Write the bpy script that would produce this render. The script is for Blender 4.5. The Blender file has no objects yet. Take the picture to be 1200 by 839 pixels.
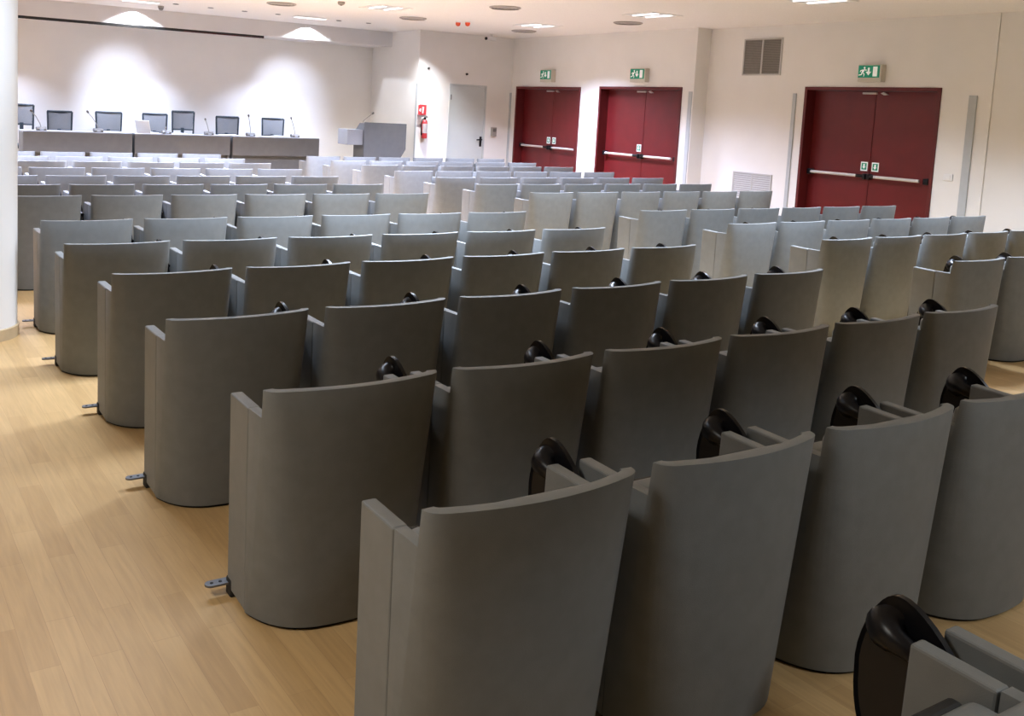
import bpy, bmesh, math, random
from mathutils import Matrix, Vector

random.seed(4)
SC = bpy.context.scene
COL = SC.collection
PI = math.pi


# ------------------------------------------------------------------ materials
def mat(name, col, rough=0.6, metal=0.0, noise=0.0, nscale=40.0, bump=0.0, bscale=200.0, emit=None, estr=0.0, spec=0.5):
    m = bpy.data.materials.new(name)
    m.use_nodes = True
    nt = m.node_tree
    b = nt.nodes['Principled BSDF']
    b.inputs['Base Color'].default_value = (*col, 1)
    b.inputs['Roughness'].default_value = rough
    b.inputs['Metallic'].default_value = metal
    b.inputs['Specular IOR Level'].default_value = spec
    tc = nt.nodes.new('ShaderNodeTexCoord')
    if noise > 0:
        n = nt.nodes.new('ShaderNodeTexNoise')
        n.inputs['Scale'].default_value = nscale
        n.inputs['Detail'].default_value = 4
        nt.links.new(tc.outputs['Object'], n.inputs['Vector'])
        r = nt.nodes.new('ShaderNodeValToRGB')
        r.color_ramp.elements[0].position = 0.3
        r.color_ramp.elements[1].position = 0.7
        r.color_ramp.elements[0].color = (*[c * (1 - noise) for c in col], 1)
        r.color_ramp.elements[1].color = (*[min(1, c * (1 + noise)) for c in col], 1)
        nt.links.new(n.outputs['Fac'], r.inputs['Fac'])
        nt.links.new(r.outputs['Color'], b.inputs['Base Color'])
    if bump > 0:
        n2 = nt.nodes.new('ShaderNodeTexNoise')
        n2.inputs['Scale'].default_value = bscale
        nt.links.new(tc.outputs['Object'], n2.inputs['Vector'])
        bp = nt.nodes.new('ShaderNodeBump')
        bp.inputs['Strength'].default_value = bump
        bp.inputs['Distance'].default_value = 0.002
        nt.links.new(n2.outputs['Fac'], bp.inputs['Height'])
        nt.links.new(bp.outputs['Normal'], b.inputs['Normal'])
    if emit:
        b.inputs['Emission Color'].default_value = (*emit, 1)
        b.inputs['Emission Strength'].default_value = estr
    return m


def parquet():
    m = bpy.data.materials.new('oak_parquet')
    m.use_nodes = True
    nt = m.node_tree
    L = nt.links.new
    b = nt.nodes['Principled BSDF']
    tc = nt.nodes.new('ShaderNodeTexCoord')
    mp = nt.nodes.new('ShaderNodeMapping')
    mp.inputs['Rotation'].default_value = (0, 0, PI / 2)
    L(tc.outputs['Object'], mp.inputs['Vector'])
    br = nt.nodes.new('ShaderNodeTexBrick')
    br.offset = 0.37
    br.inputs['Scale'].default_value = 1.0
    br.inputs['Brick Width'].default_value = 0.70
    br.inputs['Row Height'].default_value = 0.088
    br.inputs['Mortar Size'].default_value = 0.0009
    br.inputs['Mortar Smooth'].default_value = 0.2
    br.inputs['Bias'].default_value = 0.0
    br.inputs['Color1'].default_value = (0.45, 0.287, 0.127, 1)
    br.inputs['Color2'].default_value = (0.55, 0.367, 0.174, 1)
    br.inputs['Mortar'].default_value = (0.42, 0.27, 0.125, 1)
    L(mp.outputs['Vector'], br.inputs['Vector'])
    mg = nt.nodes.new('ShaderNodeMapping')
    mg.inputs['Scale'].default_value = (26, 1.6, 1)
    L(tc.outputs['Object'], mg.inputs['Vector'])
    gr = nt.nodes.new('ShaderNodeTexNoise')
    gr.inputs['Scale'].default_value = 2.2
    gr.inputs['Detail'].default_value = 6
    gr.inputs['Distortion'].default_value = 0.6
    L(mg.outputs['Vector'], gr.inputs['Vector'])
    rp = nt.nodes.new('ShaderNodeValToRGB')
    rp.color_ramp.elements[0].position = 0.3
    rp.color_ramp.elements[0].color = (0.88, 0.87, 0.85, 1)
    rp.color_ramp.elements[1].position = 0.7
    rp.color_ramp.elements[1].color = (1.06, 1.05, 1.03, 1)
    L(gr.outputs['Fac'], rp.inputs['Fac'])
    mx = nt.nodes.new('ShaderNodeMixRGB')
    mx.blend_type = 'MULTIPLY'
    mx.inputs['Fac'].default_value = 0.9
    L(br.outputs['Color'], mx.inputs['Color1'])
    L(rp.outputs['Color'], mx.inputs['Color2'])
    L(mx.outputs['Color'], b.inputs['Base Color'])
    b.inputs['Roughness'].default_value = 0.42
    b.inputs['Specular IOR Level'].default_value = 0.4
    return m


M = {
    'wall': mat('wall_paint', (0.80, 0.788, 0.768), 0.75, noise=0.015, nscale=3, bump=0.08, bscale=120),
    'ceiling': mat('ceiling_tile', (0.80, 0.79, 0.795), 0.85, noise=0.05, nscale=60, bump=0.1, bscale=160),
    'floor': parquet(),
    'skin': mat('grey_leatherette', (0.178, 0.189, 0.191), 0.5, noise=0.06, nscale=18, bump=0.25, bscale=420, spec=0.35),
    'skin2': mat('grey_leatherette_arm', (0.184, 0.193, 0.193), 0.5, noise=0.05, nscale=18, bump=0.25, bscale=420, spec=0.35),
    'black': mat('black_plastic', (0.007, 0.007, 0.009), 0.3, noise=0.1, nscale=30, spec=0.3),
    'blackmatt': mat('black_base', (0.015, 0.014, 0.013), 0.7, noise=0.2, nscale=30),
    'steel': mat('brushed_steel', (0.20, 0.205, 0.22), 0.45, 0.7, noise=0.06, nscale=60),
    'bar': mat('satin_push_bar', (0.60, 0.585, 0.57), 0.4, 0.1, noise=0.03),
    'red': mat('dark_red_lacquer', (0.130, 0.0085, 0.0105), 0.42, noise=0.10, nscale=5, bump=0.05),
    'redframe': mat('dark_red_frame', (0.105, 0.0075, 0.009), 0.5, noise=0.08, nscale=6),
    'greydoor': mat('pale_grey_door', (0.54, 0.58, 0.585), 0.5, noise=0.02, nscale=4),
    'strip': mat('grey_corner_strip', (0.47, 0.50, 0.52), 0.5, noise=0.03, nscale=8),
    'grille': mat('grey_grille', (0.31, 0.29, 0.265), 0.6, noise=0.05, nscale=20),
    'grilledark': mat('grille_back', (0.13, 0.12, 0.11), 0.8, noise=0.05),
    'lightgrille': mat('light_grille', (0.50, 0.495, 0.485), 0.6, noise=0.03),
    'desk': mat('grey_laminate', (0.128, 0.127, 0.126), 0.55, noise=0.05, nscale=10),
    'desktop': mat('desk_top', (0.30, 0.305, 0.32), 0.45, noise=0.03),
    'lectern': mat('lectern_grey', (0.13, 0.132, 0.136), 0.5, noise=0.05, nscale=10),
    'mesh': mat('grey_mesh_fabric', (0.20, 0.205, 0.212), 0.85, noise=0.12, nscale=160),
    'chframe': mat('dark_chair_frame', (0.028, 0.04, 0.05), 0.4, noise=0.1),
    'green': mat('sign_green', (0.0, 0.20, 0.115), 0.5, noise=0.03, emit=(0.0, 0.25, 0.14), estr=0.25),
    'signwhite': mat('sign_white', (0.8, 0.83, 0.82), 0.5, noise=0.02, emit=(0.8, 0.9, 0.85), estr=0.25),
    'housing': mat('sign_housing', (0.56, 0.535, 0.47), 0.5, noise=0.03),
    'white': mat('white_plastic', (0.82, 0.82, 0.82), 0.45, noise=0.02),
    'paper': mat('paper', (0.9, 0.9, 0.9), 0.7, noise=0.02),
    'extred': mat('extinguisher_red', (0.62, 0.05, 0.06), 0.35, noise=0.05),
    'siren': mat('siren_red', (0.75, 0.09, 0.03), 0.3, noise=0.05),
    'tube': mat('lamp_tube', (0.9, 0.9, 0.95), 0.4, emit=(0.95, 0.97, 1.0), estr=1.6),
    'tubeoff': mat('lamp_louvre', (0.72, 0.72, 0.74), 0.35, 0.4, noise=0.05),
    'diffuser': mat('air_diffuser', (0.36, 0.34, 0.33), 0.6, noise=0.05),
    'stage': mat('stage_board', (0.42, 0.30, 0.17), 0.5, noise=0.08, nscale=6),
    'basewood': mat('column_base_wood', (0.50, 0.38, 0.23), 0.5, noise=0.08, nscale=9),
    'fascia': mat('fascia_paint', (0.66, 0.645, 0.645), 0.8, noise=0.02, nscale=3),
}


# ------------------------------------------------------------------ mesh helpers
def box(bm, x0, x1, y0, y1, z0, z1, bev=0.0, seg=2):
    vs = [bm.verts.new((x, y, z)) for x in (x0, x1) for y in (y0, y1) for z in (z0, z1)]
    F = [(0, 1, 3, 2), (4, 6, 7, 5), (0, 4, 5, 1), (2, 3, 7, 6), (0, 2, 6, 4), (1, 5, 7, 3)]
    fs = [bm.faces.new([vs[i] for i in f]) for f in F]
    if bev > 0:
        es = list({e for f in fs for e in f.edges})
        bmesh.ops.bevel(bm, geom=es, offset=bev, segments=seg, affect='EDGES', profile=0.5)
    return vs


def prism(bm, pts, axis, a0, a1, bev=0.0):
    """Extrude a 2-D outline along an axis: axis 'x' takes (y, z), 'y' takes (x, z), 'z' takes (x, y)."""
    def P(u, v, a):
        return {'x': (a, u, v), 'y': (u, a, v), 'z': (u, v, a)}[axis]
    A = [bm.verts.new(P(u, v, a0)) for u, v in pts]
    B = [bm.verts.new(P(u, v, a1)) for u, v in pts]
    fs = [bm.faces.new(A), bm.faces.new(list(reversed(B)))]
    n = len(pts)
    for i in range(n):
        j = (i + 1) % n
        fs.append(bm.faces.new([A[i], B[i], B[j], A[j]]))
    bmesh.ops.recalc_face_normals(bm, faces=fs)
    if bev > 0:
        es = list({e for f in fs for e in f.edges})
        bmesh.ops.bevel(bm, geom=es, offset=bev, segments=2, affect='EDGES', profile=0.5)


def tube(bm, pts, rad, seg=12):
    pts = [Vector(p) for p in pts]
    rads = rad if isinstance(rad, (list, tuple)) else [rad] * len(pts)
    rings = []
    prev = None
    for i, p in enumerate(pts):
        t = (pts[min(i + 1, len(pts) - 1)] - pts[max(i - 1, 0)]).normalized()
        a = prev if prev is not None else (Vector((0, 0, 1)) if abs(t.z) < 0.9 else Vector((1, 0, 0)))
        u = (a - t * a.dot(t)).normalized()
        prev = u
        v = t.cross(u)
        rings.append([bm.verts.new(p + (u * math.cos(2 * PI * k / seg) + v * math.sin(2 * PI * k / seg)) * rads[i]) for k in range(seg)])
    for a, b in zip(rings, rings[1:]):
        for k in range(seg):
            bm.faces.new([a[k], a[(k + 1) % seg], b[(k + 1) % seg], b[k]])
    bm.faces.new(list(reversed(rings[0])))
    bm.faces.new(rings[-1])


def lathe(bm, prof, seg=32, c=(0, 0, 0)):
    """Revolve (radius, z) about z."""
    rings = []
    for r, z in prof:
        rings.append([bm.verts.new((c[0] + r * math.cos(2 * PI * k / seg), c[1] + r * math.sin(2 * PI * k / seg), c[2] + z)) for k in range(seg)])
    for a, b in zip(rings, rings[1:]):
        for k in range(seg):
            bm.faces.new([a[k], a[(k + 1) % seg], b[(k + 1) % seg], b[k]])
    bm.faces.new(list(reversed(rings[0])))
    bm.faces.new(rings[-1])


def obj(name, bm, m, parent=None, smooth=None, loc=None):
    bmesh.ops.recalc_face_normals(bm, faces=bm.faces[:])
    me = bpy.data.meshes.new(name)
    bm.to_mesh(me)
    bm.free()
    me.materials.append(M[m])
    o = bpy.data.objects.new(name, me)
    COL.objects.link(o)
    if smooth is not None:
        for p in me.polygons:
            p.use_smooth = True
        me.set_sharp_from_angle(angle=math.radians(smooth))
    if parent is not None:
        o.parent = parent
    if loc is not None:
        o.location = loc
    return o


def tag(o, label=None, cat=None, group=None, kind=None):
    if label:
        o['label'] = label
    if cat:
        o['category'] = cat
    if group:
        o['group'] = group
    if kind:
        o['kind'] = kind
    return o


def thing(name, label, cat, loc=(0, 0, 0), rotz=0.0, group=None, kind=None):
    o = bpy.data.objects.new(name, None)
    o.empty_display_size = 0.1
    COL.objects.link(o)
    o.location = loc
    o.rotation_euler = (0, 0, rotz)
    return tag(o, label, cat, group, kind)


def dup(root, loc, rotz=0.0, skip=()):
    r = root.copy()
    COL.objects.link(r)
    r.location = loc
    r.rotation_euler = (0, 0, rotz)
    for ch in list(root.children):
        if ch.name.split('.')[0] in skip:
            continue
        c = ch.copy()
        COL.objects.link(c)
        c.parent = r
        for g in list(ch.children):
            d = g.copy()
            COL.objects.link(d)
            d.parent = c
    return r


def bm_():
    return bmesh.new()


def bake(o, *mods):
    """Apply modifiers given as (type, settings) and keep the result as the object's mesh."""
    for t, s in mods:
        md = o.modifiers.new(t, t)
        for k, v in s.items():
            setattr(md, k, v)
    dg = bpy.context.evaluated_depsgraph_get()
    me = bpy.data.meshes.new_from_object(o.evaluated_get(dg))
    o.modifiers.clear()
    old = o.data
    o.data = me
    me.name = old.name
    return o


ORD = ['first', 'second', 'third', 'fourth', 'fifth', 'sixth', 'seventh', 'eighth', 'ninth', 'tenth', 'eleventh', 'twelfth', 'thirteenth', 'fourteenth']

# ------------------------------------------------------------------ the room
CEIL = 3.13
XA, XB, XC = 11.60, 11.90, 11.918        # three set-backs of the long wall with the red doors
YF, YS = 15.965, 17.86                   # wall with the pale door, wall behind the stage
XR = 9.40                                # side of the stage recess
STZ = 0.25                               # stage height


def structure(name, bm, m, label=None, cat=None, smooth=None):
    return tag(obj(name, bm, m, smooth=smooth), label, cat, kind='structure')


b = bm_(); box(b, -4.6, 12.6, -7.4, 18.2, -0.12, 0.0)
structure('floor', b, 'floor', 'light oak strip parquet floor of the hall', 'floor')
b = bm_(); box(b, -4.6, 12.6, -7.4, 18.2, CEIL, CEIL + 0.15)
structure('ceiling', b, 'ceiling', 'white ceiling of the hall', 'ceiling')
b = bm_(); box(b, 2.0, XR, 15.42, YS, 0.0, STZ)
structure('floor_stage', b, 'stage', 'low wooden stage under the speakers table', 'stage')

D1 = (13.817, 15.797, 2.18)
D2 = (11.304, 13.295, 2.195)
D3 = (7.162, 9.197, 2.23)
DW = (10.115, 10.988, 2.16)

b = bm_()   # wall with the first two red doors
T = 0.30
for y0, y1 in ((11.06, D2[0]), (D2[1], D1[0]), (D1[1], 16.3)):
    box(b, XA, XA + T, y0, y1, 0, CEIL)
for d in (D1, D2):
    box(b, XA, XA + T, d[0], d[1], d[2], CEIL)
structure('wall_right', b, 'wall', 'cream wall holding two red double doors', 'wall')
b = bm_()
for y0, y1 in ((6.53, D3[0]), (D3[1], 11.06)):
    box(b, XB, XB + T, y0, y1, 0, CEIL)
box(b, XB, XB + T, D3[0], D3[1], D3[2], CEIL)
structure('wall_right_recess', b, 'wall', 'cream set-back wall holding the largest looking red double door', 'wall')
b = bm_(); box(b, XC, XC + T, -7.2, 6.529, 0, CEIL)
structure('wall_right_rear', b, 'wall', 'cream wall beyond the last grey corner strip', 'wall')
b = bm_()
box(b, XR, DW[0], YF, YF + 0.2, 0, CEIL); box(b, DW[1], XA, YF, YF + 0.2, 0, CEIL); box(b, DW[0], DW[1], YF, YF + 0.2, DW[2], CEIL)
structure('wall_front', b, 'wall', 'cream wall around the pale grey single door', 'wall')
b = bm_(); box(b, XR, XR + 0.2, YF + 0.2, YS + 0.3, 0, CEIL)
structure('wall_stage_side', b, 'wall', 'white side wall of the stage recess behind the lectern', 'wall')
b = bm_(); box(b, -4.4, XR, YS, YS + 0.3, 0, CEIL)
structure('wall_stage', b, 'wall', 'white wall behind the speakers table', 'wall')
b = bm_(); box(b, -4.4, -4.2, -7.2, YS, 0, CEIL)
structure('wall_left', b, 'wall', 'white wall beyond the round column', 'wall')
b = bm_(); box(b, -4.2, XC, -7.2, -7.0, 0, CEIL)
structure('wall_rear', b, 'wall', 'white wall at the rear of the hall', 'wall')

# fascia above the stage wall and the projection screen slot under it
b = bm_(); box(b, -4.2, XR, 17.05, YS, 2.845, CEIL)
structure('trim_1', b, 'fascia', 'pale boxed fascia under the ceiling above the stage wall', 'fascia')
o = thing('projection_screen_case', 'thin black projection screen rail under the fascia above the stage', 'screen rail', (0, 0, 0))
b = bm_(); box(b, -1.2, 6.70, 17.05, 17.09, 2.80, 2.845, 0.004); obj('rail', b, 'blackmatt', o)
b = bm_(); box(b, 5.2, 6.69, 17.045, 17.05, 2.802, 2.812); obj('weight_bar', b, 'redframe', o)['label'] = 'reddish edge'

# grey vertical corner strips
for i, (x0, x1, y0, y1, z1) in enumerate(((XA - 0.015, XA, 11.08, 11.155, 2.125), (XB - 0.02, XB, 9.335, 9.395, 2.13),
                                          (XB - 0.02, XB, 6.70, 6.80, 2.135), (XR - 0.012, XR, YF + 0.005, YF + 0.05, 2.12),
                                          (XA - 0.05, XA - 0.003, YF - 0.015, YF, 2.05))):
    b = bm_(); box(b, x0, x1, y0, y1, 0, z1, 0.004)
    structure('trim_%d' % (i + 2), b, 'strip', 'grey vertical protective strip on the cream wall', 'strip')

# round column
b = bm_(); lathe(b, [(0.30, 0), (0.30, CEIL)], 64, (0.72, 7.03, 0))
structure('column', b, 'wall', 'white round column beside the aisle', 'column', smooth=40)
b = bm_(); lathe(b, [(0.302, 0), (0.312, 0), (0.312, 0.075), (0.302, 0.08)], 64, (0.72, 7.03, 0))
structure('baseboard_column', b, 'basewood', 'tan baseboard ring around the round column', 'baseboard', smooth=40)


# ------------------------------------------------------------------ doors
def red_door(n, X, d, label, both):
    y0, y1, z1 = d
    r = thing('door_%d' % n, label, 'door', (X, 0, 0), kind='structure', group=None)
    b = bm_()
    F = 0.045
    R = 0.095
    box(b, -0.02, 0.24, y0 + 0.001, y0 + F, 0.001, z1 - 0.001, 0.004); box(b, -0.02, 0.24, y1 - F, y1 - 0.001, 0.001, z1 - 0.001, 0.004)
    box(b, -0.02, 0.24, y0 + F, y1 - F, z1 - F, z1 - 0.001, 0.004)
    obj('frame', b, 'redframe', r)
    ym = (y0 + y1) / 2 + 0.0
    for k, (a, c) in enumerate(((ym + 0.004, y1 - F - 0.003), (y0 + F + 0.003, ym - 0.004))):
        b = bm_(); box(b, 0.075 + R, 0.125 + R, a, c, 0.008, z1 - F - 0.004, 0.003)
        lf = obj('leaf', b, 'red', r)
        # panic bar with its two end cases
        zb = 1.02
        hi, lo = (c - 0.06, a + 0.03) if k == 0 else (c - 0.03, a + 0.105)
        inner = lo if k == 0 else hi
        s = 1 if k == 0 else -1
        b = bm_()
        ya, yb = (lo + 0.11, hi - 0.03) if k == 0 else (lo + 0.03 + 0.06, hi - 0.11 + 0.02)
        tube(b, [(0.005 + R, ya, zb), (0.005 + R, yb, zb)], 0.021, 14)
        pb = obj('panic_bar', b, 'bar', lf, smooth=40)
        b = bm_()
        box(b, -0.005 + R, 0.074 + R, inner + s * 0.0 - 0.02, inner + 0.02 + s * 0.0, zb - 0.045, zb + 0.035, 0.008)
        tube(b, [(0.03 + R, inner, zb), (0.005 + R, inner + s * 0.12, zb)], [0.026, 0.022], 12)
        outer = hi if k == 0 else lo
        box(b, -0.012 + R, 0.074 + R, outer - 0.035, outer + 0.035, zb - 0.04, zb + 0.04, 0.008)
        obj('bar_mount', b, 'black', pb, smooth=40)
        if both or k == 0:
            b = bm_(); box(b, 0.071 + R, 0.075 + R, inner + s * 0.05 - 0.052, inner + s * 0.05 + 0.052, 1.09, 1.215, 0.001)
            st = obj('escape_sticker', b, 'signwhite', lf)
            b = bm_(); box(b, 0.069 + R, 0.071 + R, inner + s * 0.05 - 0.038, inner + s * 0.05 + 0.038, 1.107, 1.198)
            obj('green_panel', b, 'green', st)
            b = bm_()
            yc = inner + s * 0.05
            prism(b, [(yc - 0.012, 1.185), (yc + 0.012, 1.185), (yc + 0.012, 1.15), (yc + 0.026, 1.15), (yc, 1.118), (yc - 0.026, 1.15), (yc - 0.012, 1.15)], 'x', 0.0672 + R, 0.0688 + R)
            obj('arrow', b, 'signwhite', st)
    b = bm_(); box(b, 0.035 + R, 0.074 + R, ym - 0.02, ym + 0.19, z1 - F - 0.045, z1 - F - 0.02, 0.004)
    obj('door_closer', b, 'bar', r)
    b = bm_(); prism(b, [(ym - 0.19, z1 - F - 0.05), (ym - 0.12, z1 - F - 0.015), (ym - 0.08, z1 - F - 0.03), (ym - 0.13, z1 - F - 0.055)], 'x', 0.04 + R, 0.07 + R)
    obj('closing_selector', b, 'bar', r)
    return r


red_door(1, XA, D1, 'dark red double door next to the pale grey door wall', True)
red_door(2, XA, D2, 'dark red double door between the first red door and the wall step', False)
red_door(3, XB, D3, 'dark red double door in the set-back wall beside the grilles', True)

r = thing('door_4', 'pale grey single door beside the fire extinguisher', 'door', (0, YF, 0), kind='structure')
b = bm_(); box(b, DW[0] + 0.001, DW[0] + 0.03, -0.008, 0.06, 0.001, DW[2] - 0.001); box(b, DW[1] - 0.03, DW[1] - 0.001, -0.008, 0.06, 0.001, DW[2] - 0.001)
box(b, DW[0] + 0.03, DW[1] - 0.03, -0.008, 0.06, DW[2] - 0.03, DW[2] - 0.001)
obj('frame', b, 'greydoor', r)
b = bm_(); box(b, DW[0] + 0.033, DW[1] - 0.033, 0.006, 0.05, 0.006, DW[2] - 0.033, 0.002); lf = obj('leaf', b, 'greydoor', r)
b = bm_(); box(b, 10.875, 10.925, -0.006, 0.006, 0.95, 1.15, 0.004); tube(b, [(10.90, -0.05, 1.09), (10.90, 0.0, 1.09)], 0.012); tube(b, [(10.905, -0.05, 1.09), (10.78, -0.05, 1.085)], 0.013)
obj('door_handle', b, 'black', lf, smooth=40)
b = bm_()
for z in (1.9, 0.3):
    tube(b, [(DW[0] + 0.036, -0.008, z - 0.05), (DW[0] + 0.036, -0.008, z + 0.05)], 0.012)
obj('hinge', b, 'steel', lf, smooth=40)


# ------------------------------------------------------------------ exit signs
def running_man(bm, X, yc, zc, s, face=-1):
    """Running figure of the escape sign in the (y, z) plane at X, drawn for a viewer looking along +X (y grows to the viewer's left)."""
    def Q(u, v):
        return (yc - u * s, zc + v * s)
    polys = [
        [(-0.02, 0.16), (0.16, 0.20), (0.20, 0.10), (0.06, -0.12), (-0.10, -0.08)],      # trunk
        [(0.16, 0.20), (0.34, 0.06), (0.42, 0.14), (0.38, 0.17), (0.33, 0.14), (0.2, 0.27)],   # arm forward
        [(-0.02, 0.18), (-0.2, 0.12), (-0.26, -0.02), (-0.21, -0.04), (-0.15, 0.07), (0.0, 0.1)],  # arm back
        [(0.06, -0.12), (0.22, -0.2), (0.18, -0.44), (0.11, -0.44), (0.14, -0.24), (-0.04, -0.14)],   # leg forward
        [(-0.10, -0.08), (-0.14, -0.24), (-0.38, -0.28), (-0.38, -0.35), (-0.08, -0.32), (-0.0, -0.14)],  # leg back
    ]
    for p in polys:
        prism(bm, [Q(*q) for q in p], 'x', X, X + 0.0015)
    n = 14
    prism(bm, [Q(0.17 + 0.09 * math.cos(2 * PI * k / n), 0.34 + 0.09 * math.sin(2 * PI * k / n)) for k in range(n)], 'x', X, X + 0.0015)


def exit_sign(X, y0, y1, z0, z1, label, depth):
    r = thing('exit_sign', label, 'exit sign', (X, 0, 0), group=None)
    b = bm_(); box(b, -depth, 0.0, y0 - 0.025, y1 + 0.0, z0 - 0.055, z1 + 0.012, 0.006); obj('housing', b, 'housing', r)
    b = bm_(); box(b, -depth - 0.004, -depth, y0, y1 - 0.004, z0, z1, 0.001); f = obj('sign_panel', b, 'green', r)
    h = z1 - z0
    w = y1 - y0
    b = bm_()
    running_man(b, -depth - 0.0056, y1 - 0.22 * w, (z0 + z1) / 2, h * 0.92)
    obj('running_figure', b, 'signwhite', f)
    b = bm_()
    yc, zm = y1 - 0.50 * w, (z0 + z1) / 2
    a = h * 0.3
    prism(b, [(yc - a * .28, zm + a * 1.05), (yc + a * .28, zm + a * 1.05), (yc + a * .28, zm - a * .05), (yc + a * .85, zm - a * .05), (yc, zm - a * 1.05), (yc - a * .85, zm - a * .05), (yc - a * .28, zm - a * .05)], 'x', -depth - 0.0056, -depth - 0.004)
    obj('arrow', b, 'signwhite', f)
    b = bm_(); box(b, -depth - 0.0056, -depth - 0.004, y1 - 0.90 * w, y1 - 0.70 * w, z0 + 0.1 * h, z1 - 0.1 * h); obj('door_symbol', b, 'signwhite', f)
    return r


exit_sign(XA, 14.60, 14.925, 2.318, 2.487, 'green running man exit sign above the red door nearest the pale door wall', 0.10)
exit_sign(XA, 12.10, 12.435, 2.322, 2.488, 'green running man exit sign above the middle red door', 0.10)
exit_sign(XB, 7.985, 8.305, 2.352, 2.515, 'green running man exit sign above the red door in the set-back wall', 0.10)

# ------------------------------------------------------------------ grilles, switches, boxes
def grille(X, y0, y1, z0, z1, m, back, label, nsl):
    r = thing('wall_grille', label, 'grille', (X, 0, 0))
    b = bm_()
    F = 0.022
    box(b, -0.02, -0.001, y0, y0 + F, z0, z1); box(b, -0.02, -0.001, y1 - F, y1, z0, z1)
    box(b, -0.02, -0.001, y0 + F, y1 - F, z0, z0 + F); box(b, -0.02, -0.001, y0 + F, y1 - F, z1 - F, z1)
    ym = (y0 + y1) / 2
    box(b, -0.02, -0.001, ym - 0.013, ym + 0.013, z0 + F, z1 - F)
    obj('frame', b, 'lightgrille', r)
    b = bm_(); box(b, -0.006, -0.001, y0 + F, y1 - F, z0 + F, z1 - F); obj('back_panel', b, back, r)
    b = bm_()
    for k in range(nsl):
        z = z0 + F + (z1 - z0 - 2 * F) * (k + 0.5) / nsl
        h = (z1 - z0 - 2 * F) / nsl * 0.36
        for a, c in ((y0 + F, ym - 0.013), (ym + 0.013, y1 - F)):
            prism(b, [(-0.018, z - h), (-0.015, z - h), (-0.007, z + h), (-0.010, z + h)], 'y', a, c)
    obj('louvre', b, m, r)
    return r


grille(XB, 9.655, 10.365, 2.395, 2.948, 'grille', 'grilledark', 'dark grey square two panel air grille high on the set-back wall', 26)
grille(XB, 9.650, 10.385, 0.36, 0.915, 'lightgrille', 'grille', 'pale louvred air grille low on the wall behind the armchairs', 16)


def switch(X, y, z, w, h, label, name='wall_switch'):
    r = thing(name, label, 'switch', (X, y, z))
    b = bm_(); box(b, -0.012, -0.0005, -w / 2, w / 2, -h / 2, h / 2, 0.003); obj('plate', b, 'white', r)
    b = bm_(); box(b, -0.017, -0.012, -w * 0.28, w * 0.28, -h * 0.28, h * 0.28, 0.002); obj('rocker', b, 'white', r)


switch(XA, 13.58, 1.10, 0.085, 0.085, 'small white wall switch between the two far red doors')
switch(XB, 6.965, 1.11, 0.12, 0.085, 'white wall switch beside the set-back red door')
r = thing('keypad_box', 'small grey box on the wall beside the pale door', 'wall box', (11.19, YF, 1.255))
b = bm_(); box(b, -0.055, 0.055, -0.06, 0.002, -0.09, 0.09, 0.008); obj('case', b, 'grille', r)
b = bm_(); box(b, -0.04, 0.04, -0.066, -0.06, 0.0, 0.07, 0.003); obj('cover', b, 'grilledark', r)
for x, z, lb in ((9.61, 2.42, 'small wall fixing above the fire extinguisher'), (10.49, 2.36, 'small dark wall fixing above the pale door')):
    r = thing('wall_sensor', lb, 'sensor', (x, YF, z))
    b = bm_(); tube(b, [(0, -0.03, 0), (0, -0.001, 0)], 0.022, 16); obj('disc', b, 'grilledark', r, smooth=40)
    b = bm_(); tube(b, [(0, -0.045, 0), (0, -0.03, 0)], [0.008, 0.014], 12); obj('lens', b, 'blackmatt', r, smooth=40)

# fire extinguisher and its sign
r = thing('fire_extinguisher', 'red fire extinguisher with white label hung beside the pale door', 'fire extinguisher', (9.545, YF - 0.07, 1.085))
b = bm_(); lathe(b, [(0.048, 0), (0.056, 0.015), (0.056, 0.30), (0.045, 0.335), (0.024, 0.352), (0.022, 0.36)], 28); cyl = obj('cylinder', b, 'extred', r, smooth=40)
b = bm_()
seg = 20
for k in range(seg):
    a0, a1 = PI * (1.08 + 0.84 * k / seg), PI * (1.08 + 0.84 * (k + 1) / seg)
    b.faces.new([b.verts.new((0.0575 * math.cos(a), 0.0575 * math.sin(a), z)) for a, z in ((a0, 0.10), (a1, 0.10), (a1, 0.28), (a0, 0.28))])
bmesh.ops.solidify(b, geom=b.faces[:], thickness=0.001)
obj('label_band', b, 'paper', cyl)['label'] = 'white printed label'
b = bm_(); box(b, -0.018, 0.018, -0.018, 0.018, 0.36, 0.395, 0.004); box(b, -0.010, 0.010, -0.09, 0.025, 0.395, 0.408, 0.003); box(b, -0.010, 0.010, -0.08, 0.025, 0.416, 0.426, 0.003)
obj('valve', b, 'black', r)
b = bm_(); tube(b, [(-0.018, 0, 0.378), (-0.06, -0.01, 0.36), (-0.078, -0.01, 0.28), (-0.075, -0.01, 0.14), (-0.068, -0.01, 0.06)], [0.009, 0.009, 0.009, 0.011, 0.015], 10); obj('hose', b, 'black', r, smooth=40)
b = bm_(); box(b, -0.05, 0.05, 0.05, 0.072, 0.22, 0.26); obj('bracket', b, 'steel', r)
r = thing('fire_point_sign', 'red and white curved sign above the fire extinguisher', 'sign', (9.475, YF - 0.003, 1.625))
b = bm_()
prism(b, [(-0.10, 0.09), (-0.10, -0.09), (-0.02, -0.10), (-0.02, 0.10)], 'y', -0.10, -0.088); prism(b, [(-0.02, 0.10), (-0.02, -0.10), (0.125, -0.09), (0.125, 0.095)], 'y', -0.012, 0.0)
prism(b, [(-0.02, -0.088), (-0.02, -0.10), (-0.03, -0.10), (-0.03, -0.088)], 'z', -0.09, 0.09)
obj('panel', b, 'extred', r)
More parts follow.
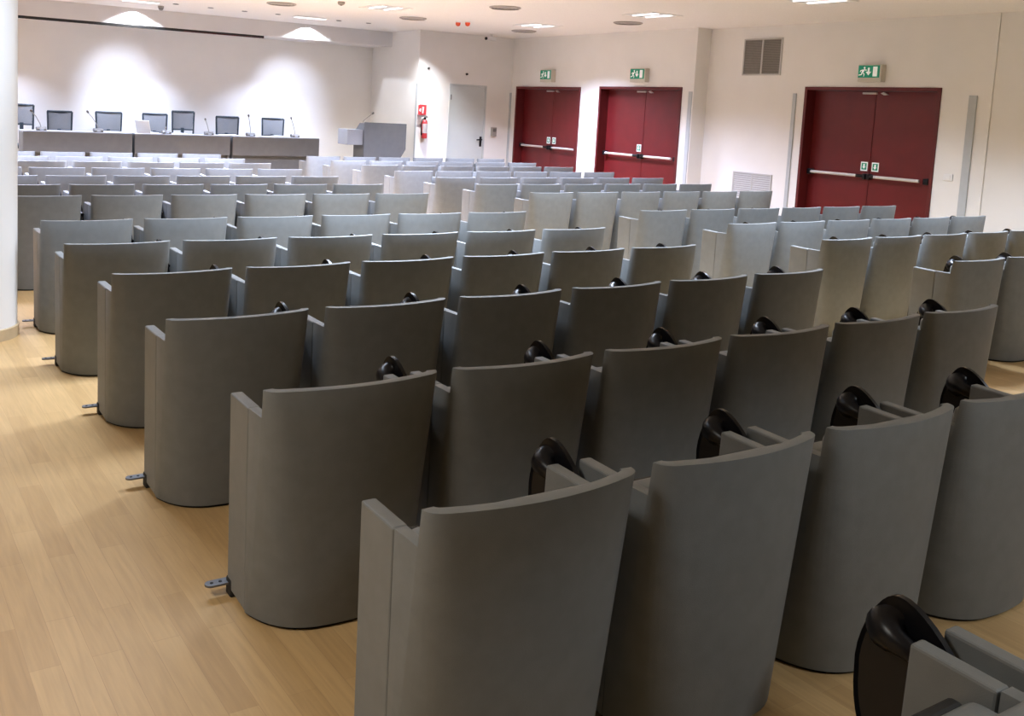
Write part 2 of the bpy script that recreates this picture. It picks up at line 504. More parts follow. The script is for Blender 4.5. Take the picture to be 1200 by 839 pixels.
b = bm_(); prism(b, [(0.03, 0.06), (0.01, -0.06), (0.06, -0.07), (0.075, 0.06)], 'y', -0.015, -0.012); prism(b, [(-0.075, 0.02), (-0.085, -0.02), (-0.05, -0.04), (-0.045, 0.03)], 'y', -0.103, -0.10); obj('pictogram', b, 'paper', r)


# ------------------------------------------------------------------ ceiling fittings
def lamp_unit(name='ceiling_light'):
    r = thing(name, '', 'ceiling light')
    b = bm_()
    for x0, x1, y0, y1 in ((-0.3, 0.3, -0.3, -0.275), (-0.3, 0.3, 0.275, 0.3), (-0.3, -0.275, -0.275, 0.275), (0.275, 0.3, -0.275, 0.275)):
        box(b, x0, x1, y0, y1, -0.012, 0.0)
    obj('frame', b, 'white', r)
    for x in (-0.13, 0.13):
        b = bm_(); tube(b, [(x, -0.262, -0.006), (x, 0.262, -0.006)], 0.012, 10); obj('tube', b, 'tube', r, smooth=40)
    b = bm_()
    for k in range(9):
        y = -0.24 + 0.06 * k
        box(b, -0.275, 0.275, y - 0.003, y + 0.003, -0.0005, 0.0)
    box(b, -0.275, 0.275, -0.275, 0.275, -0.0004, 0.0)
    obj('louvre', b, 'tubeoff', r)
    return r


LIGHTS = [
    (7.0, 12.95, 'square ceiling light above the front rows near the stage table'),
    (9.87, 10.30, 'square ceiling light above the door-side rows near the middle red door'),
    (9.75, 7.45, 'square ceiling light in front of the set-back red door'),
    (10.02, 13.15, 'square ceiling light near the far red door'),
]
u = lamp_unit()
for i, (x, y, lb) in enumerate(LIGHTS):
    r = u if i == 0 else dup(u, (0, 0, 0))
    r.location = (x, y, CEIL)
    tag(r, lb, 'ceiling light', 'square ceiling lights')

# long wall-washer lamps in front of the fascia
w0 = thing('wall_washer_light', '', 'ceiling light')
b = bm_(); box(b, -0.30, 0.30, -0.10, 0.10, -0.014, 0.0, 0.003); obj('trim_ring', b, 'white', w0)
b = bm_(); box(b, -0.27, 0.27, -0.075, 0.075, -0.02, -0.014); obj('diffuser', b, 'tube', w0)
for i, (x, lb) in enumerate(((4.08, 'bright recessed wall-washer light above the middle of the stage table'), (6.99, 'bright recessed wall-washer light near the end of the screen rail'))):
    r = w0 if i == 0 else dup(w0, (0, 0, 0))
    r.location = (x, 15.66, CEIL)
    tag(r, lb, 'ceiling light', 'wall-washer lights')

d0 = thing('air_diffuser', '', 'air vent')
b = bm_()
for ri, ro in ((0.20, 0.225), (0.15, 0.17), (0.10, 0.12), (0.05, 0.07)):
    n = 36
    rings = [[b.verts.new((rr * math.cos(2 * PI * k / n), rr * math.sin(2 * PI * k / n), z)) for k in range(n)] for rr, z in ((ro, 0.0), (ro, -0.012), (ri, -0.022), (ri, 0.0))]
    for a, c in zip(rings, rings[1:] + rings[:1]):
        for k in range(n):
            b.faces.new([a[k], a[(k + 1) % n], c[(k + 1) % n], c[k]])
obj('ring', b, 'diffuser', d0, smooth=40)
b = bm_(); lathe(b, [(0.21, -0.0035), (0.21, 0.0)], 36); obj('back_plate', b, 'grilledark', d0)
b = bm_(); lathe(b, [(0.03, -0.02), (0.03, 0.0)], 20); obj('centre_cap', b, 'diffuser', d0, smooth=40)
for i, (x, y, lb) in enumerate(((5.717, 13.876, 'round dark ceiling air vent closest to the screen rail'), (8.035, 11.326, 'round dark ceiling air vent in the middle of the ceiling'),
                                (8.091, 14.005, 'round ceiling air vent between the lectern and the red sirens'), (10.535, 14.228, 'round ceiling air vent close to the far red door'),
                                (10.464, 11.443, 'round ceiling air vent close to the middle red door'))):
    r = d0 if i == 0 else dup(d0, (0, 0, 0))
    r.location = (x, y, CEIL)
    tag(r, lb, 'air vent', 'round ceiling air vents')

s0 = thing('recessed_downlight', '', 'ceiling light')
b = bm_(); lathe(b, [(0.045, 0.0), (0.048, -0.008), (0.036, -0.008), (0.034, -0.0005)], 20); obj('rim', b, 'steel', s0, smooth=40)
b = bm_(); lathe(b, [(0.033, -0.004), (0.033, -0.0005)], 20); obj('bulb', b, 'grilledark', s0)
for i, (x, y, lb) in enumerate(((4.62, 15.6, 'small recessed ceiling spot beside the middle wall-washer light'), (5.21, 15.65, 'second small recessed ceiling spot from the middle wall-washer light'),
                                (5.80, 15.67, 'third small recessed ceiling spot from the middle wall-washer light'), (6.385, 15.64, 'small recessed ceiling spot just before the wall-washer by the rail end'),
                                (7.56, 15.70, 'small recessed ceiling spot just past the wall-washer by the rail end'), (8.12, 15.64, 'small recessed ceiling spot above the lectern'))):
    r = s0 if i == 0 else dup(s0, (0, 0, 0))
    r.location = (x, y, CEIL)
    tag(r, lb, 'ceiling spot', 'small recessed ceiling spots')

r = thing('smoke_detector', 'round grey smoke detector on the ceiling above the front rows', 'smoke detector', (6.198, 12.813, CEIL))
b = bm_(); lathe(b, [(0.05, 0.0), (0.055, -0.02), (0.04, -0.045)][::-1], 24); obj('body', b, 'grille', r, smooth=40)
b = bm_(); lathe(b, [(0.018, -0.055), (0.022, -0.045)], 16); obj('sensor_tip', b, 'grilledark', r, smooth=40)
r = thing('dome_camera', 'small grey dome camera hanging beside the middle wall-washer light', 'camera', (4.55, 16.2, CEIL))
b = bm_(); lathe(b, [(0.05, -0.03), (0.05, 0.0)], 24); obj('base', b, 'grille', r, smooth=40)
b = bm_(); lathe(b, [(0.01, -0.075), (0.03, -0.065), (0.042, -0.045), (0.044, -0.03)], 24); obj('dome', b, 'steel', r, smooth=40)
for x, y, lb in ((8.892, 13.87, 'red ceiling alarm lamp, the one on the lectern side'), (8.985, 13.72, 'red ceiling alarm lamp, the one on the red door side')):
    r = thing('alarm_lamp', lb, 'alarm lamp', (x, y, CEIL), group='red ceiling alarm lamps')
    b = bm_(); lathe(b, [(0.045, -0.015), (0.045, 0.0)], 24); obj('base', b, 'white', r, smooth=40)
    b = bm_(); lathe(b, [(0.012, -0.075), (0.034, -0.062), (0.042, -0.04), (0.042, -0.015)], 24); obj('lens', b, 'siren', r, smooth=40)
r = thing('security_camera', 'small white security camera hanging from the ceiling near the far corner', 'camera', (10.76, 15.55, CEIL))
b = bm_(); lathe(b, [(0.04, -0.015), (0.04, 0.0)], 20); tube(b, [(0, 0, -0.01), (0, 0, -0.06)], 0.012); obj('mount', b, 'white', r, smooth=40)
b = bm_(); box(b, -0.12, 0.08, -0.04, 0.04, -0.115, -0.045, 0.008); bd = obj('body', b, 'white', r)
b = bm_(); tube(b, [(-0.12, 0, -0.08), (-0.15, 0, -0.085)], 0.028, 16); obj('lens', b, 'blackmatt', bd, smooth=40)

# ------------------------------------------------------------------ stage furniture
TB = 1.01
for i, (x0, x1, lb) in enumerate(((2.475, 4.185, 'grey speakers table section at the column end of the stage table'), (4.225, 5.895, 'middle grey section of the stage table'),
                                  (5.94, 7.62, 'grey speakers table section closest to the lectern'))):
    r = thing('conference_table', lb, 'table', ((x0 + x1) / 2, 16.5, STZ), group='sections of the stage table')
    h = (x1 - x0) / 2
    H = TB - STZ
    b = bm_(); box(b, -h, h, -0.02, 0.44, H - 0.03, H, 0.004); obj('table_top', b, 'desktop', r)
    b = bm_(); box(b, -h + 0.002, h - 0.002, -0.035, -0.005, H - 0.345, H - 0.012, 0.003); obj('front_panel', b, 'desk', r)
    b = bm_(); box(b, -h + 0.03, h - 0.03, 0.06, 0.085, 0.02, H - 0.03, 0.003); obj('modesty_panel', b, 'desk', r)
    for s in (-1, 1):
        b = bm_(); box(b, min(s * h, s * (h - 0.035)), max(s * h, s * (h - 0.035)), 0.0, 0.42, 0.0, H - 0.031, 0.003); obj('side_panel', b, 'desk', r)


def office_chair(x0, x1, top, rot, tall, label):
    w = (x1 - x0) / 2 * 1.012
    r = thing('office_chair', label, 'office chair', ((x0 + x1) / 2 * 1.012, 17.46, STZ), rot, 'mesh office chairs behind the stage table')
    H = top - STZ
    zb = H - 0.36
    # the chair faces the hall (-y); its back stands at y = +0.03
    def back(bm, inset, t, z0, z1, f0=0.0):
        n = 10
        rows = []
        for j in range(7):
            z = z0 + (z1 - z0) * j / 6
            ww = (w - inset) * (0.94 + 0.06 * (z - z0) / (z1 - z0))
            rows.append([(ww * (2 * k / n - 1), 0.03 - 0.05 * (1 - (2 * k / n - 1) ** 2) * -1 + f0, z) for k in range(n + 1)])
        fr = [[bm.verts.new(p) for p in row] for row in rows]
        bk = [[bm.verts.new((p[0], p[1] + t, p[2])) for p in row] for row in rows]
        for j in range(6):
            for k in range(n):
                bm.faces.new([fr[j][k], fr[j][k + 1], fr[j + 1][k + 1], fr[j + 1][k]])
                bm.faces.new([bk[j][k + 1], bk[j][k], bk[j + 1][k], bk[j + 1][k + 1]])
        for j in range(6):
            for k in (0, n):
                bm.faces.new([fr[j][k], fr[j + 1][k], bk[j + 1][k], bk[j][k]])
        for k in range(n):
            for j in (0, 6):
                bm.faces.new([fr[j][k], fr[j][k + 1], bk[j][k + 1], bk[j][k]])
    b = bm_(); back(b, 0.02, 0.006, zb + 0.02, H - 0.02, 0.004); obj('mesh_back', b, 'mesh', r, smooth=40)
    b = bm_()
    n = 10
    def y_(u):
        return 0.03 + 0.05 * (1 - u * u) + 0.006
    tube(b, [(w * u * 0.99, y_(u), H - 0.018) for u in [2 * k / n - 1 for k in range(n + 1)]], 0.018, 8)
    tube(b, [(w * u * 0.94, y_(u), zb + 0.018) for u in [2 * k / n - 1 for k in range(n + 1)]], 0.016, 8)
    for s in (-1, 1):
        tube(b, [(s * w * 0.94, y_(1), zb - (0.10 if tall else 0)), (s * w * 0.965, y_(1), (zb + H) / 2), (s * w * 0.99, y_(1), H - 0.018)], 0.017, 8)
    obj('back_frame', b, 'chframe', r, smooth=40)
    b = bm_(); box(b, -0.23, 0.23, -0.42, 0.02, 0.44, 0.51, 0.03, 3); obj('seat', b, 'chframe', r, smooth=40)
    b = bm_(); box(b, -0.03, 0.03, 0.05, 0.085, 0.40, zb + 0.05, 0.008); box(b, -0.03, 0.03, -0.22, 0.085, 0.385, 0.42, 0.008); obj('back_support', b, 'chframe', r)
    b = bm_(); tube(b, [(0, -0.2, 0.08), (0, -0.2, 0.44)], 0.028, 14); obj('gas_lift', b, 'steel', r, smooth=40)
    b = bm_()
    for k in range(5):
        a = 2 * PI * k / 5 + 0.3
        tube(b, [(0, -0.2, 0.10), (0.22 * math.cos(a), -0.2 + 0.22 * math.sin(a), 0.075)], [0.025, 0.016], 8)
    obj('star_base', b, 'chframe', r, smooth=40)
    for k in range(5):
        a = 2 * PI * k / 5 + 0.3
        x, y = 0.22 * math.cos(a), -0.2 + 0.22 * math.sin(a)
        b = bm_(); tube(b, [(x - 0.02, y, 0.03), (x + 0.02, y, 0.03)], 0.03, 14); tube(b, [(x, y, 0.03), (x, y, 0.075)], 0.008, 8); obj('caster', b, 'black', r, smooth=40)
    return r


for x0, x1, top, rot, tall, lb in ((2.40, 2.765, 1.415, 0.05, True, 'tall mesh office chair partly behind the round column'),
                                   (2.978, 3.388, 1.325, 0.12, False, 'low mesh office chair second from the round column, behind the table'),
                                   (3.767, 4.199, 1.342, -0.08, False, 'low mesh office chair third from the round column, behind the table'),
                                   (4.568, 4.991, 1.342, -0.1, False, 'mesh office chair behind the open white laptop'),
                                   (5.09, 5.50, 1.405, 0.06, True, 'tall mesh office chair beside the laptop chair, showing a gap under its back'),
                                   (5.904, 6.346, 1.338, 0.05, False, 'mesh office chair between the two microphones of the lectern-side table'),
                                   (6.80, 7.248, 1.338, 0.03, False, 'mesh office chair closest to the lectern')):
    office_chair(x0, x1, top, rot, tall, lb)


def microphone(x, y, tx, tz, label, z=TB):
    r = thing('gooseneck_microphone', label, 'microphone', (x, y, z), group='gooseneck microphones on the stage table')
    b = bm_(); prism(b, [(-0.06, 0.0), (-0.06, 0.03), (-0.02, 0.062), (0.05, 0.055), (0.06, 0.0)], 'x', -0.075, 0.075, 0.006); bs = obj('base', b, 'grilledark', r)
    b = bm_(); box(b, -0.03, 0.03, -0.0655, -0.058, 0.008, 0.026, 0.002); obj('talk_button', b, 'strip', bs)
    dx, dz = tx - x, tz - z
    b = bm_(); tube(b, [(0, 0.0, 0.05), (0.12 * dx, -0.01, 0.35 * dz), (0.5 * dx, -0.03, 0.7 * dz), (0.94 * dx, -0.07, 0.95 * dz)], 0.0065, 8); nk = obj('gooseneck', b, 'grille', r, smooth=40)
    b = bm_(); tube(b, [(0.90 * dx, -0.065, 0.93 * dz), (dx, -0.08, dz), (1.06 * dx, -0.09, 1.03 * dz)], [0.013, 0.019, 0.012], 10); obj('microphone_head', b, 'grilledark', nk, smooth=40)


for x, tx, tz, lb in ((2.77, 2.60, 1.33, 'gooseneck microphone between the tall column-side chair and the next one'), (3.66, 3.47, 1.345, 'gooseneck microphone in front of the third chair from the column'),
                      (4.80, 4.76, 1.12, 'short folded microphone in front of the laptop chair'), (5.55, 5.455, 1.29, 'gooseneck microphone just before the lectern-side table section'),
                      (6.325, 6.25, 1.385, 'tallest gooseneck microphone on the lectern-side table section'), (7.19, 7.07, 1.37, 'gooseneck microphone at the lectern end of the table')):
    microphone(x, 16.62, tx, tz, lb)

r = thing('laptop', 'open white laptop on the table turned away from the hall', 'laptop', (4.42, 16.66, TB), -0.95)
b = bm_(); box(b, -0.15, 0.15, 0.0, 0.22, 0.0, 0.018, 0.004); obj('keyboard_base', b, 'white', r)
b = bm_(); prism(b, [(0.0, 0.016), (-0.055, 0.215), (-0.047, 0.22), (0.009, 0.020)], 'x', -0.15, 0.15); obj('screen_lid', b, 'white', r)
for x, y, rz, lb in ((3.92, 16.60, 0.05, 'white paper sheets on the table before the third chair from the column'), (5.93, 16.60, -0.1, 'white paper sheets where the two lectern-side table sections meet'), (5.03, 16.62, 0.2, 'white paper sheets in front of the tall chair beside the laptop'), (6.95, 16.60, 0.1, 'white paper sheets before the chair closest to the lectern')):
    r = thing('paper_sheets', lb, 'paper', (x, y, TB), rz, 'paper sheets on the stage table')
    b = bm_(); box(b, -0.15, 0.15, -0.0, 0.21, 0, 0.012, 0.002); obj('sheet_stack', b, 'paper', r)

# lectern
r = thing('lectern', 'grey panelled lectern with a stepped side shelf beside the stage table', 'lectern', (8.55, 15.72, STZ))
Hl = 1.355 - STZ
b = bm_(); prism(b, [(-0.385, 0.0), (-0.385, Hl), (0.50, Hl - 0.005), (0.50, 0.62), (0.33, 0.36), (0.33, 0.0)], 'y', 0.0, 0.03, 0.004); obj('front_panel', b, 'lectern', r)
b = bm_(); prism(b, [(0.03, 0.0), (0.03, Hl - 0.02), (0.20, Hl - 0.02), (0.42, Hl - 0.2), (0.42, 0.0)], 'x', -0.385, -0.36, 0.003); obj('side_panel', b, 'lectern', r)
b = bm_(); prism(b, [(0.03, 0.0), (0.03, Hl - 0.02), (0.20, Hl - 0.02), (0.42, Hl - 0.2), (0.42, 0.0)], 'x', 0.30, 0.325, 0.003); obj('side_panel', b, 'lectern', r)
b = bm_(); prism(b, [(0.20, Hl - 0.02), (0.20, Hl - 0.05), (0.44, Hl - 0.24), (0.44, Hl - 0.21)], 'x', -0.36, 0.48, 0.003); obj('reading_top', b, 'desktop', r)
b = bm_(); box(b, -0.70, -0.386, 0.05, 0.44, Hl - 0.42, Hl - 0.14, 0.004); obj('side_shelf', b, 'desktop', r)  # lighter grey than the lectern body, standing in for spotlight falling on this side
b = bm_(); box(b, -0.36, 0.30, 0.03, 0.40, 0.0, 0.04); obj('base', b, 'desk', r)
b = bm_(); tube(b, [(-0.35, 0.14, Hl - 0.03), (-0.345, 0.13, Hl + 0.02), (-0.27, 0.11, Hl + 0.09), (-0.17, 0.10, Hl + 0.165)], 0.0065, 8); nk = obj('gooseneck', b, 'grille', r, smooth=40)
b = bm_(); tube(b, [(-0.19, 0.10, Hl + 0.15), (-0.165, 0.10, Hl + 0.168), (-0.15, 0.10, Hl + 0.18)], [0.012, 0.018, 0.012], 10); obj('microphone_head', b, 'grilledark', nk, smooth=40)


# ------------------------------------------------------------------ auditorium armchair
ZT, ZA = 0.792, 0.700       # top of the back, top of the arms
HW = 0.3075                 # half width of the shell
SHEAR = 0.014


def shy(z):
    return SHEAR * (1 - z / ZT)


def shear(bm, start=0):
    bm.verts.ensure_lookup_table()
    for v in list(bm.verts)[start:]:
        v.co.y += shy(v.co.z)


def half_path(side, P0, P1, P2, yc):
    pts = list(side)
    for k in range(0, 9):
        t = k / 8
        pts.append(tuple((1 - t) ** 2 * P0[i] + 2 * t * (1 - t) * P1[i] + t * t * P2[i] for i in (0, 1)))
    for k in range(1, 7):
        x = P2[0] * (1 - k / 7)
        pts.append((x, yc + (P2[1] - yc) * (x / P2[0]) ** 2))
    return pts


def mirrored(h, yc):
    return h + [(0.0, yc)] + [(-x, y) for x, y in reversed(h)]


def shell_path(low=False):
    """Plan of the wrap-round shell from the near end of its one side, round the back, to the other side; rounder at the floor than at the top."""
    if low:
        return mirrored(half_path([(-0.297, 0.150), (-0.294, 0.138), (-0.290, 0.126)], (-0.289, 0.124), (-0.252, 0.0), (-0.135, -0.030), -0.042), -0.042)
    return mirrored(half_path([(-HW, 0.150), (-HW, 0.09), (-HW, 0.036)], (-HW, 0.034), (-HW, -0.004), (-0.245, -0.016), -0.047), -0.047)


def chair_shell():
    bm = bm_()
    th = 0.034

    def offs(pts):
        N = len(pts)
        o = []
        for i, (x, y) in enumerate(pts):
            a = Vector(pts[max(i - 1, 0)]); c = Vector(pts[min(i + 1, N - 1)])
            t = (c - a).normalized()
            o.append((x, y, x - t.y * th, y + t.x * th))
        return o
    top, low = offs(shell_path()), offs(shell_path(True))
    N = len(top)
    Z0 = 0.012

    def P(i, z, inner):
        f = (z - Z0) / (ZT - Z0)
        a, c = low[i], top[i]
        k = 2 if inner else 0
        return (a[k] + (c[k] - a[k]) * f, a[k + 1] + (c[k + 1] - a[k + 1]) * f + shy(z), z)
    seq = []
    for i in range(N):
        e = min(i, N - 1 - i)
        if e < 3:
            zs = [ZA]
        elif e == 3:
            zs = [ZA, ZT] if i < N // 2 else [ZT, ZA]
        else:
            zs = [ZT]
        seq += [(i, z) for z in zs]
    bot, mid = {}, {}
    ring = []
    for i, z in seq:
        if i not in bot:
            bot[i] = (bm.verts.new(P(i, Z0, 0)), bm.verts.new(P(i, Z0, 1)))
            mid[i] = (bm.verts.new(P(i, ZA, 0)), bm.verts.new(P(i, ZA, 1)))
        tp = mid[i] if z == ZA else (bm.verts.new(P(i, ZT, 0)), bm.verts.new(P(i, ZT, 1)))
        ring.append((i, z, tp))
    for (i, z, p), (j, w, q) in zip(ring, ring[1:]):
        if i == j:                  # the step from arm height to back height
            bm.faces.new([p[0], q[0], q[1], p[1]])
            continue
        for k in (0, 1):
            f = [bot[i][k], bot[j][k], mid[j][k], mid[i][k]]
            bm.faces.new(f if k == 0 else f[::-1])
            if z == ZT and w == ZT:
                f = [mid[i][k], mid[j][k], q[k], p[k]]
                bm.faces.new(f if k == 0 else f[::-1])
        bm.faces.new([p[0], q[0], q[1], p[1]])
        bm.faces.new([bot[j][0], bot[i][0], bot[i][1], bot[j][1]])
    for e in (0, N - 1):
        bm.faces.new([bot[e][0], bot[e][1], mid[e][1], mid[e][0]])
    return bm


ch = thing('auditorium_armchair', 'prototype', 'armchair')
o = obj('backrest_shell', chair_shell(), 'skin', ch)
bake(o, ('BEVEL', {'width': 0.007, 'segments': 3, 'limit_method': 'ANGLE', 'angle_limit': math.radians(50)}))
for p in o.data.polygons:
    p.use_smooth = True
o.data.set_sharp_from_angle(angle=math.radians(45))
for s in (-1, 1):
    b = bm_()
    x0, x1 = (-HW, -HW + 0.042) if s < 0 else (HW - 0.042, HW)
    prism(b, [(0.153, 0.014), (0.153, ZA - 0.001), (0.318, ZA + 0.004), (0.318, 0.055), (0.285, 0.024)], 'x', x0, x1)
    shear(b)
    for v in b.verts:
        v.co.x -= s * 0.011 * (1 - v.co.z / ZA)
    o = obj('armrest', b, 'skin2', ch)
    bake(o, ('BEVEL', {'width': 0.006, 'segments': 2, 'limit_method': 'ANGLE', 'angle_limit': math.radians(40)}))
# inner upholstery
b = bm_(); box(b, -0.262, 0.262, 0.03, 0.085, 0.42, 0.755, 0.022, 3); shear(b); obj('back_cushion', b, 'skin2', ch, smooth=60)
b = bm_(); box(b, -0.255, 0.255, 0.105, 0.195, 0.30, 0.68, 0.028, 3); obj('seat', b, 'skin2', ch, smooth=60)
b = bm_(); box(b, -0.245, 0.245, 0.197, 0.225, 0.31, 0.66, 0.008); obj('seat_pan', b, 'blackmatt', ch)
# dark glide strip under the shell, feet
b = bm_()
pp = [(x * 0.97, y + 0.012 + SHEAR) for x, y in shell_path(True)]
prism(b, pp, 'z', 0.0, 0.02)
obj('base', b, 'blackmatt', ch)
for s in (-1, 1):
    b = bm_(); box(b, min(s * 0.30, s * 0.268), max(s * 0.30, s * 0.268), 0.290, 0.338, 0.0, 0.062, 0.006); obj('foot', b, 'blackmatt', ch)
b = bm_()
n = 10
pl = [(-0.285, 0.31), (-0.285, 0.35), (-0.355, 0.35)] + [(-0.355 - 0.02 * math.sin(PI * k / n), 0.33 + 0.02 * math.cos(PI * k / n)) for k in range(1, n)] + [(-0.355, 0.31)]
prism(b, pl, 'z', 0.04, 0.047)
br_ = obj('floor_bracket', b, 'steel', ch)
b = bm_()
for x in (-0.352, -0.322):
    tube(b, [(x, 0.33, 0.046), (x, 0.33, 0.0485)], 0.006, 10)
obj('bolt', b, 'blackmatt', br_)

# writing tablet parked upright in the slot beside the armrest
b = bm_()
n = 40
TX = 0.343
yc, zc_ = 0.365, 0.560
outline = []
for k in range(n):
    a = 2 * PI * k / n
    c, q = math.cos(a), math.sin(a)
    hw = 0.098 * (1 - 0.30 * max(0.0, q) ** 1.6)
    if c < 0:
        hw *= 1.42
    outline.append((yc + hw * c + 0.024 * max(0.0, q), zc_ + 0.188 * q))


def tp(y, z, d, k=1.0):
    """Point of the tablet; the plate leans a little towards the seat at its front edge."""
    y2, z2 = yc + (y - yc) * k, zc_ + (z - zc_) * k
    return (TX - 0.12 * (y2 - yc) + d, y2, z2)


front = [b.verts.new(tp(y, z, -0.009)) for y, z in outline]
fin = [b.verts.new(tp(y, z, -0.004, 0.93)) for y, z in outline]
back = [b.verts.new(tp(y, z, 0.006)) for y, z in outline]
for k in range(n):
    j = (k + 1) % n
    b.faces.new([front[k], front[j], fin[j], fin[k]])
    b.faces.new([back[k], back[j], front[j], front[k]])
b.faces.new(fin)
b.faces.new(list(reversed(back)))
tb = obj('writing_tablet', b, 'black', ch, smooth=30)
b = bm_()
tube(b, [tp(0.400, 0.672, -0.003), tp(0.396, 0.672, -0.018), tp(0.375, 0.668, -0.028), tp(0.335, 0.655, -0.026), tp(0.28, 0.635, -0.012), tp(0.22, 0.60, -0.010)], [0.050, 0.038, 0.026, 0.018, 0.016, 0.016], 20)
hg = obj('hinge', b, 'black', tb, smooth=60)
# rows: letter, x of the first chair, y of the chord of its back, pitch, turn
LEFT = [
    ('Z', 1.450, 0.665, 0.686, 0.0, (0, 1)),
    ('A', 1.384, 1.695, 0.690, -0.004, range(0, 4)),
    ('B', 1.394, 2.656, 0.684, -0.001, range(0, 6)),
    ('C', 1.392, 3.690, 0.698, 0.016, range(0, 6)),
    ('D', 1.428, 4.735, 0.691, 0.016, range(0, 6)),
    ('E', 1.396, 5.751, 0.694, -0.004, range(0, 6)),
    ('F', 1.448, 6.830, 0.693, 0.002, range(0, 6)),
    ('G', 1.438, 8.473, 0.689, -0.001, range(0, 6)),
    ('H', 1.455, 9.490, 0.688, 0.0, range(0, 6)),
    ('I', 1.420, 10.504, 0.685, 0.004, range(0, 6)),
    ('J', 1.431, 11.594, 0.684, 0.006, range(0, 6)),
    ('K', 1.423, 12.650, 0.684, 0.008, range(1, 6)),
    ('L', 1.387, 13.579, 0.684, 0.006, range(1, 6)),
    ('M', 1.367, 14.596, 0.684, 0.003, range(1, 6)),
]
RIGHT = [
    ('C', 6.852, 3.700, 0.684, 0.0, (0, 1)),
    ('D', 6.847, 4.749, 0.683, 0.004, range(0, 5)),
    ('E', 6.896, 5.732, 0.682, 0.002, range(0, 6)),
    ('F', 6.813, 6.737, 0.685, 0.002, range(0, 6)),
    ('G', 6.813, 8.472, 0.682, 0.007, range(0, 6)),
    ('H', 6.770, 9.480, 0.681, 0.007, range(0, 6)),
    ('I', 6.798, 10.445, 0.681, 0.008, range(0, 6)),
    ('J', 6.784, 11.496, 0.680, 0.009, range(0, 6)),
    ('K', 6.815, 12.542, 0.680, 0.010, range(0, 6)),
    ('L', 6.786, 13.525, 0.680, 0.010, range(0, 6)),
    ('M', 6.813, 14.513, 0.679, 0.011, range(0, 6)),
]
first = True
for rows, side, aisle in ((LEFT, 'column-side', 'column aisle'), (RIGHT, 'door-side', 'centre aisle')):
    for k, (nm, x0, y0, pit, yaw, idx) in enumerate(rows):
        rowno = len(rows) - 1 - k
        for i in idx:
            loc = (x0 + i * pit * math.cos(yaw), y0 + i * pit * math.sin(yaw), 0)
            sk = []
            if i != 0:
                sk.append('floor_bracket')
            c = dup(ch, loc, yaw, sk)
            tag(c, 'grey armchair in %s block, %s row from the stage, %s seat from %s' % (side, ORD[rowno], ORD[i], aisle), 'armchair', 'grey armchairs of the %s block' % side)
for c in list(ch.children):
    for g in list(c.children):
        bpy.data.objects.remove(g)
    bpy.data.objects.remove(c)
bpy.data.objects.remove(ch)


# ------------------------------------------------------------------ light
def spot(name, loc, aim, power, angle, blend=0.2, col=(1, 1, 1), rad=0.12):
    L = bpy.data.lights.new(name, 'SPOT')
    L.energy = power
    L.spot_size = math.radians(angle)
    L.spot_blend = blend
    L.color = col
    L.shadow_soft_size = rad
    o = bpy.data.objects.new(name, L)
    COL.objects.link(o)
    o.location = loc
    d = Vector(aim) - Vector(loc)
    o.rotation_euler = d.to_track_quat('-Z', 'Y').to_euler()
    return o


def area(name, loc, sx, sy, power, col=(1, 1, 1), spread=180):
    L = bpy.data.lights.new(name, 'AREA')
    L.shape = 'RECTANGLE'
    L.size, L.size_y = sx, sy
    L.energy = power
    L.color = col
    L.spread = math.radians(spread)
    o = bpy.data.objects.new(name, L)
    COL.objects.link(o)
    o.location = loc
    return o


ICE = (0.68, 0.735, 1.0)
COLD = (0.71, 0.82, 1.0)
COOL = (0.78, 0.88, 1.0)
NEUT = (0.84, 0.93, 1.0)
WARM = (0.97, 0.97, 0.97)
Zl = CEIL - 0.03
for x, y in ((7.0, 12.95), (10.0, 13.1), (4.1, 12.95), (1.2, 12.95)):
    area('lamp_front', (x, y, Zl), 0.6, 0.6, 500 if x < 5 else 260 if x > 9 else 400, ICE, 125)
for x, y in ((2.2, 16.7), (4.6, 16.7), (7.0, 16.7)):
    area('stage_fill', (x, y, Zl), 0.5, 0.2, 85, (0.62, 0.72, 1.0), 94)  # fill light added to lift the stage wall; no ceiling fitting here
for x, y, p in ((9.6, 10.3, 150), (7.0, 10.3, 225), (4.1, 10.6, 245)):
    area('lamp_mid', (x, y, Zl), 0.8, 0.8, p, ICE, 118)
for x, y, p in ((9.6, 7.45, 95), (6.9, 7.6, 115), (4.1, 7.7, 115)):
    area('lamp_gap', (x, y, Zl), 0.8, 0.8, p, COLD, 118)
for x, y, p in ((9.75, 4.9, 98), (7.0, 4.9, 125), (3.6, 5.8, 165)):
    area('lamp_row', (x, y, Zl), 0.9, 0.7, p, COLD, 112)
area('lamp_row_side', (1.2, 5.75, Zl), 1.1, 0.7, 60, COLD, 125)
area('lamp_column', (1.2, 10.0, Zl), 0.55, 0.55, 110, ICE, 110)
area('lamp_aisle', (-1.2, 1.9, Zl), 1.1, 1.1, 64, (1.0, 0.98, 0.93), 130)
spot('lamp_rear_side', (7.4, 0.3, Zl), (7.2, 0.5, 0), 300, 124, 0.35, COOL, 0.3)
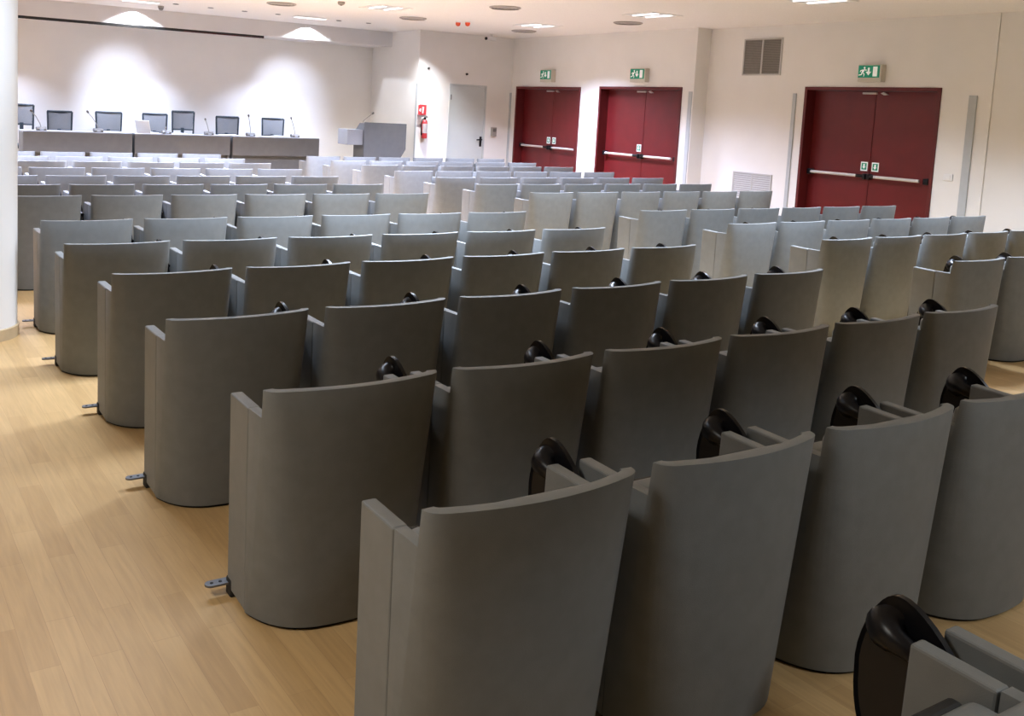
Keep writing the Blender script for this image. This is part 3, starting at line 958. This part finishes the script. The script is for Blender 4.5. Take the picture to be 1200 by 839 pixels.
spot('lamp_rear', (3.3, -1.2, Zl), (3.3, -1.0, 0), 330, 112, 0.2, NEUT, 0.25)
for x in (1.1, 4.32, 7.55):
    spot('washer_dome', (x, 17.05 - 0.125, CEIL - 0.02), (x, 17.05 - 0.125, 0), 70, 131, 0.05, (0.85, 0.91, 1.0), 0.02)
    spot('washer_pool', (x * 0.93, 15.66, CEIL - 0.03), (x, 17.86, 1.68), 480, 44, 1.0, (0.68, 0.77, 1.0), 0.05)
spot('washer_side', (9.1, 15.2, CEIL - 0.02), (9.4, 15.9, 0.6), 330, 90, 0.8, (0.90, 0.94, 1.0), 0.05)

w = bpy.data.worlds.new('room_air')
SC.world = w
w.use_nodes = True
w.node_tree.nodes['Background'].inputs['Color'].default_value = (0.5, 0.5, 0.5, 1)
w.node_tree.nodes['Background'].inputs['Strength'].default_value = 0.3

# ------------------------------------------------------------------ camera
fpx, pitch, roll, px, py = 1131.355, math.radians(6.114), math.radians(2.731), 504.568, 247.914
th = math.radians(31.579)
cam = bpy.data.cameras.new('camera')
co = bpy.data.objects.new('camera', cam)
COL.objects.link(co)
cam.sensor_fit = 'HORIZONTAL'
cam.sensor_width = 36.0
cam.lens = fpx / 1200 * 36.0
cam.shift_x = (600 - px) / 1200
cam.shift_y = -(419.5 - py) / 1200
cam.clip_start = 0.05
fwd = Vector((0, math.cos(pitch), -math.sin(pitch)))
right = Vector((1, 0, 0))
up = right.cross(fwd)
r2 = right * math.cos(roll) + up * math.sin(roll)
u2 = -right * math.sin(roll) + up * math.cos(roll)
Rz = Matrix.Rotation(-th, 3, 'Z')
cols = [Rz @ r2, Rz @ u2, Rz @ (-fwd)]
m3 = Matrix(cols).transposed()
co.matrix_world = Matrix.Translation((0, 0, 1.668)) @ m3.to_4x4()
SC.camera = co

vs = SC.view_settings
vs.view_transform = 'Standard'
vs.look = 'None'
vs.gamma = 1.0
vs.use_curve_mapping = False
vs.exposure = 0.0
SC.cycles.max_bounces = 8
SC.cycles.use_denoising = True
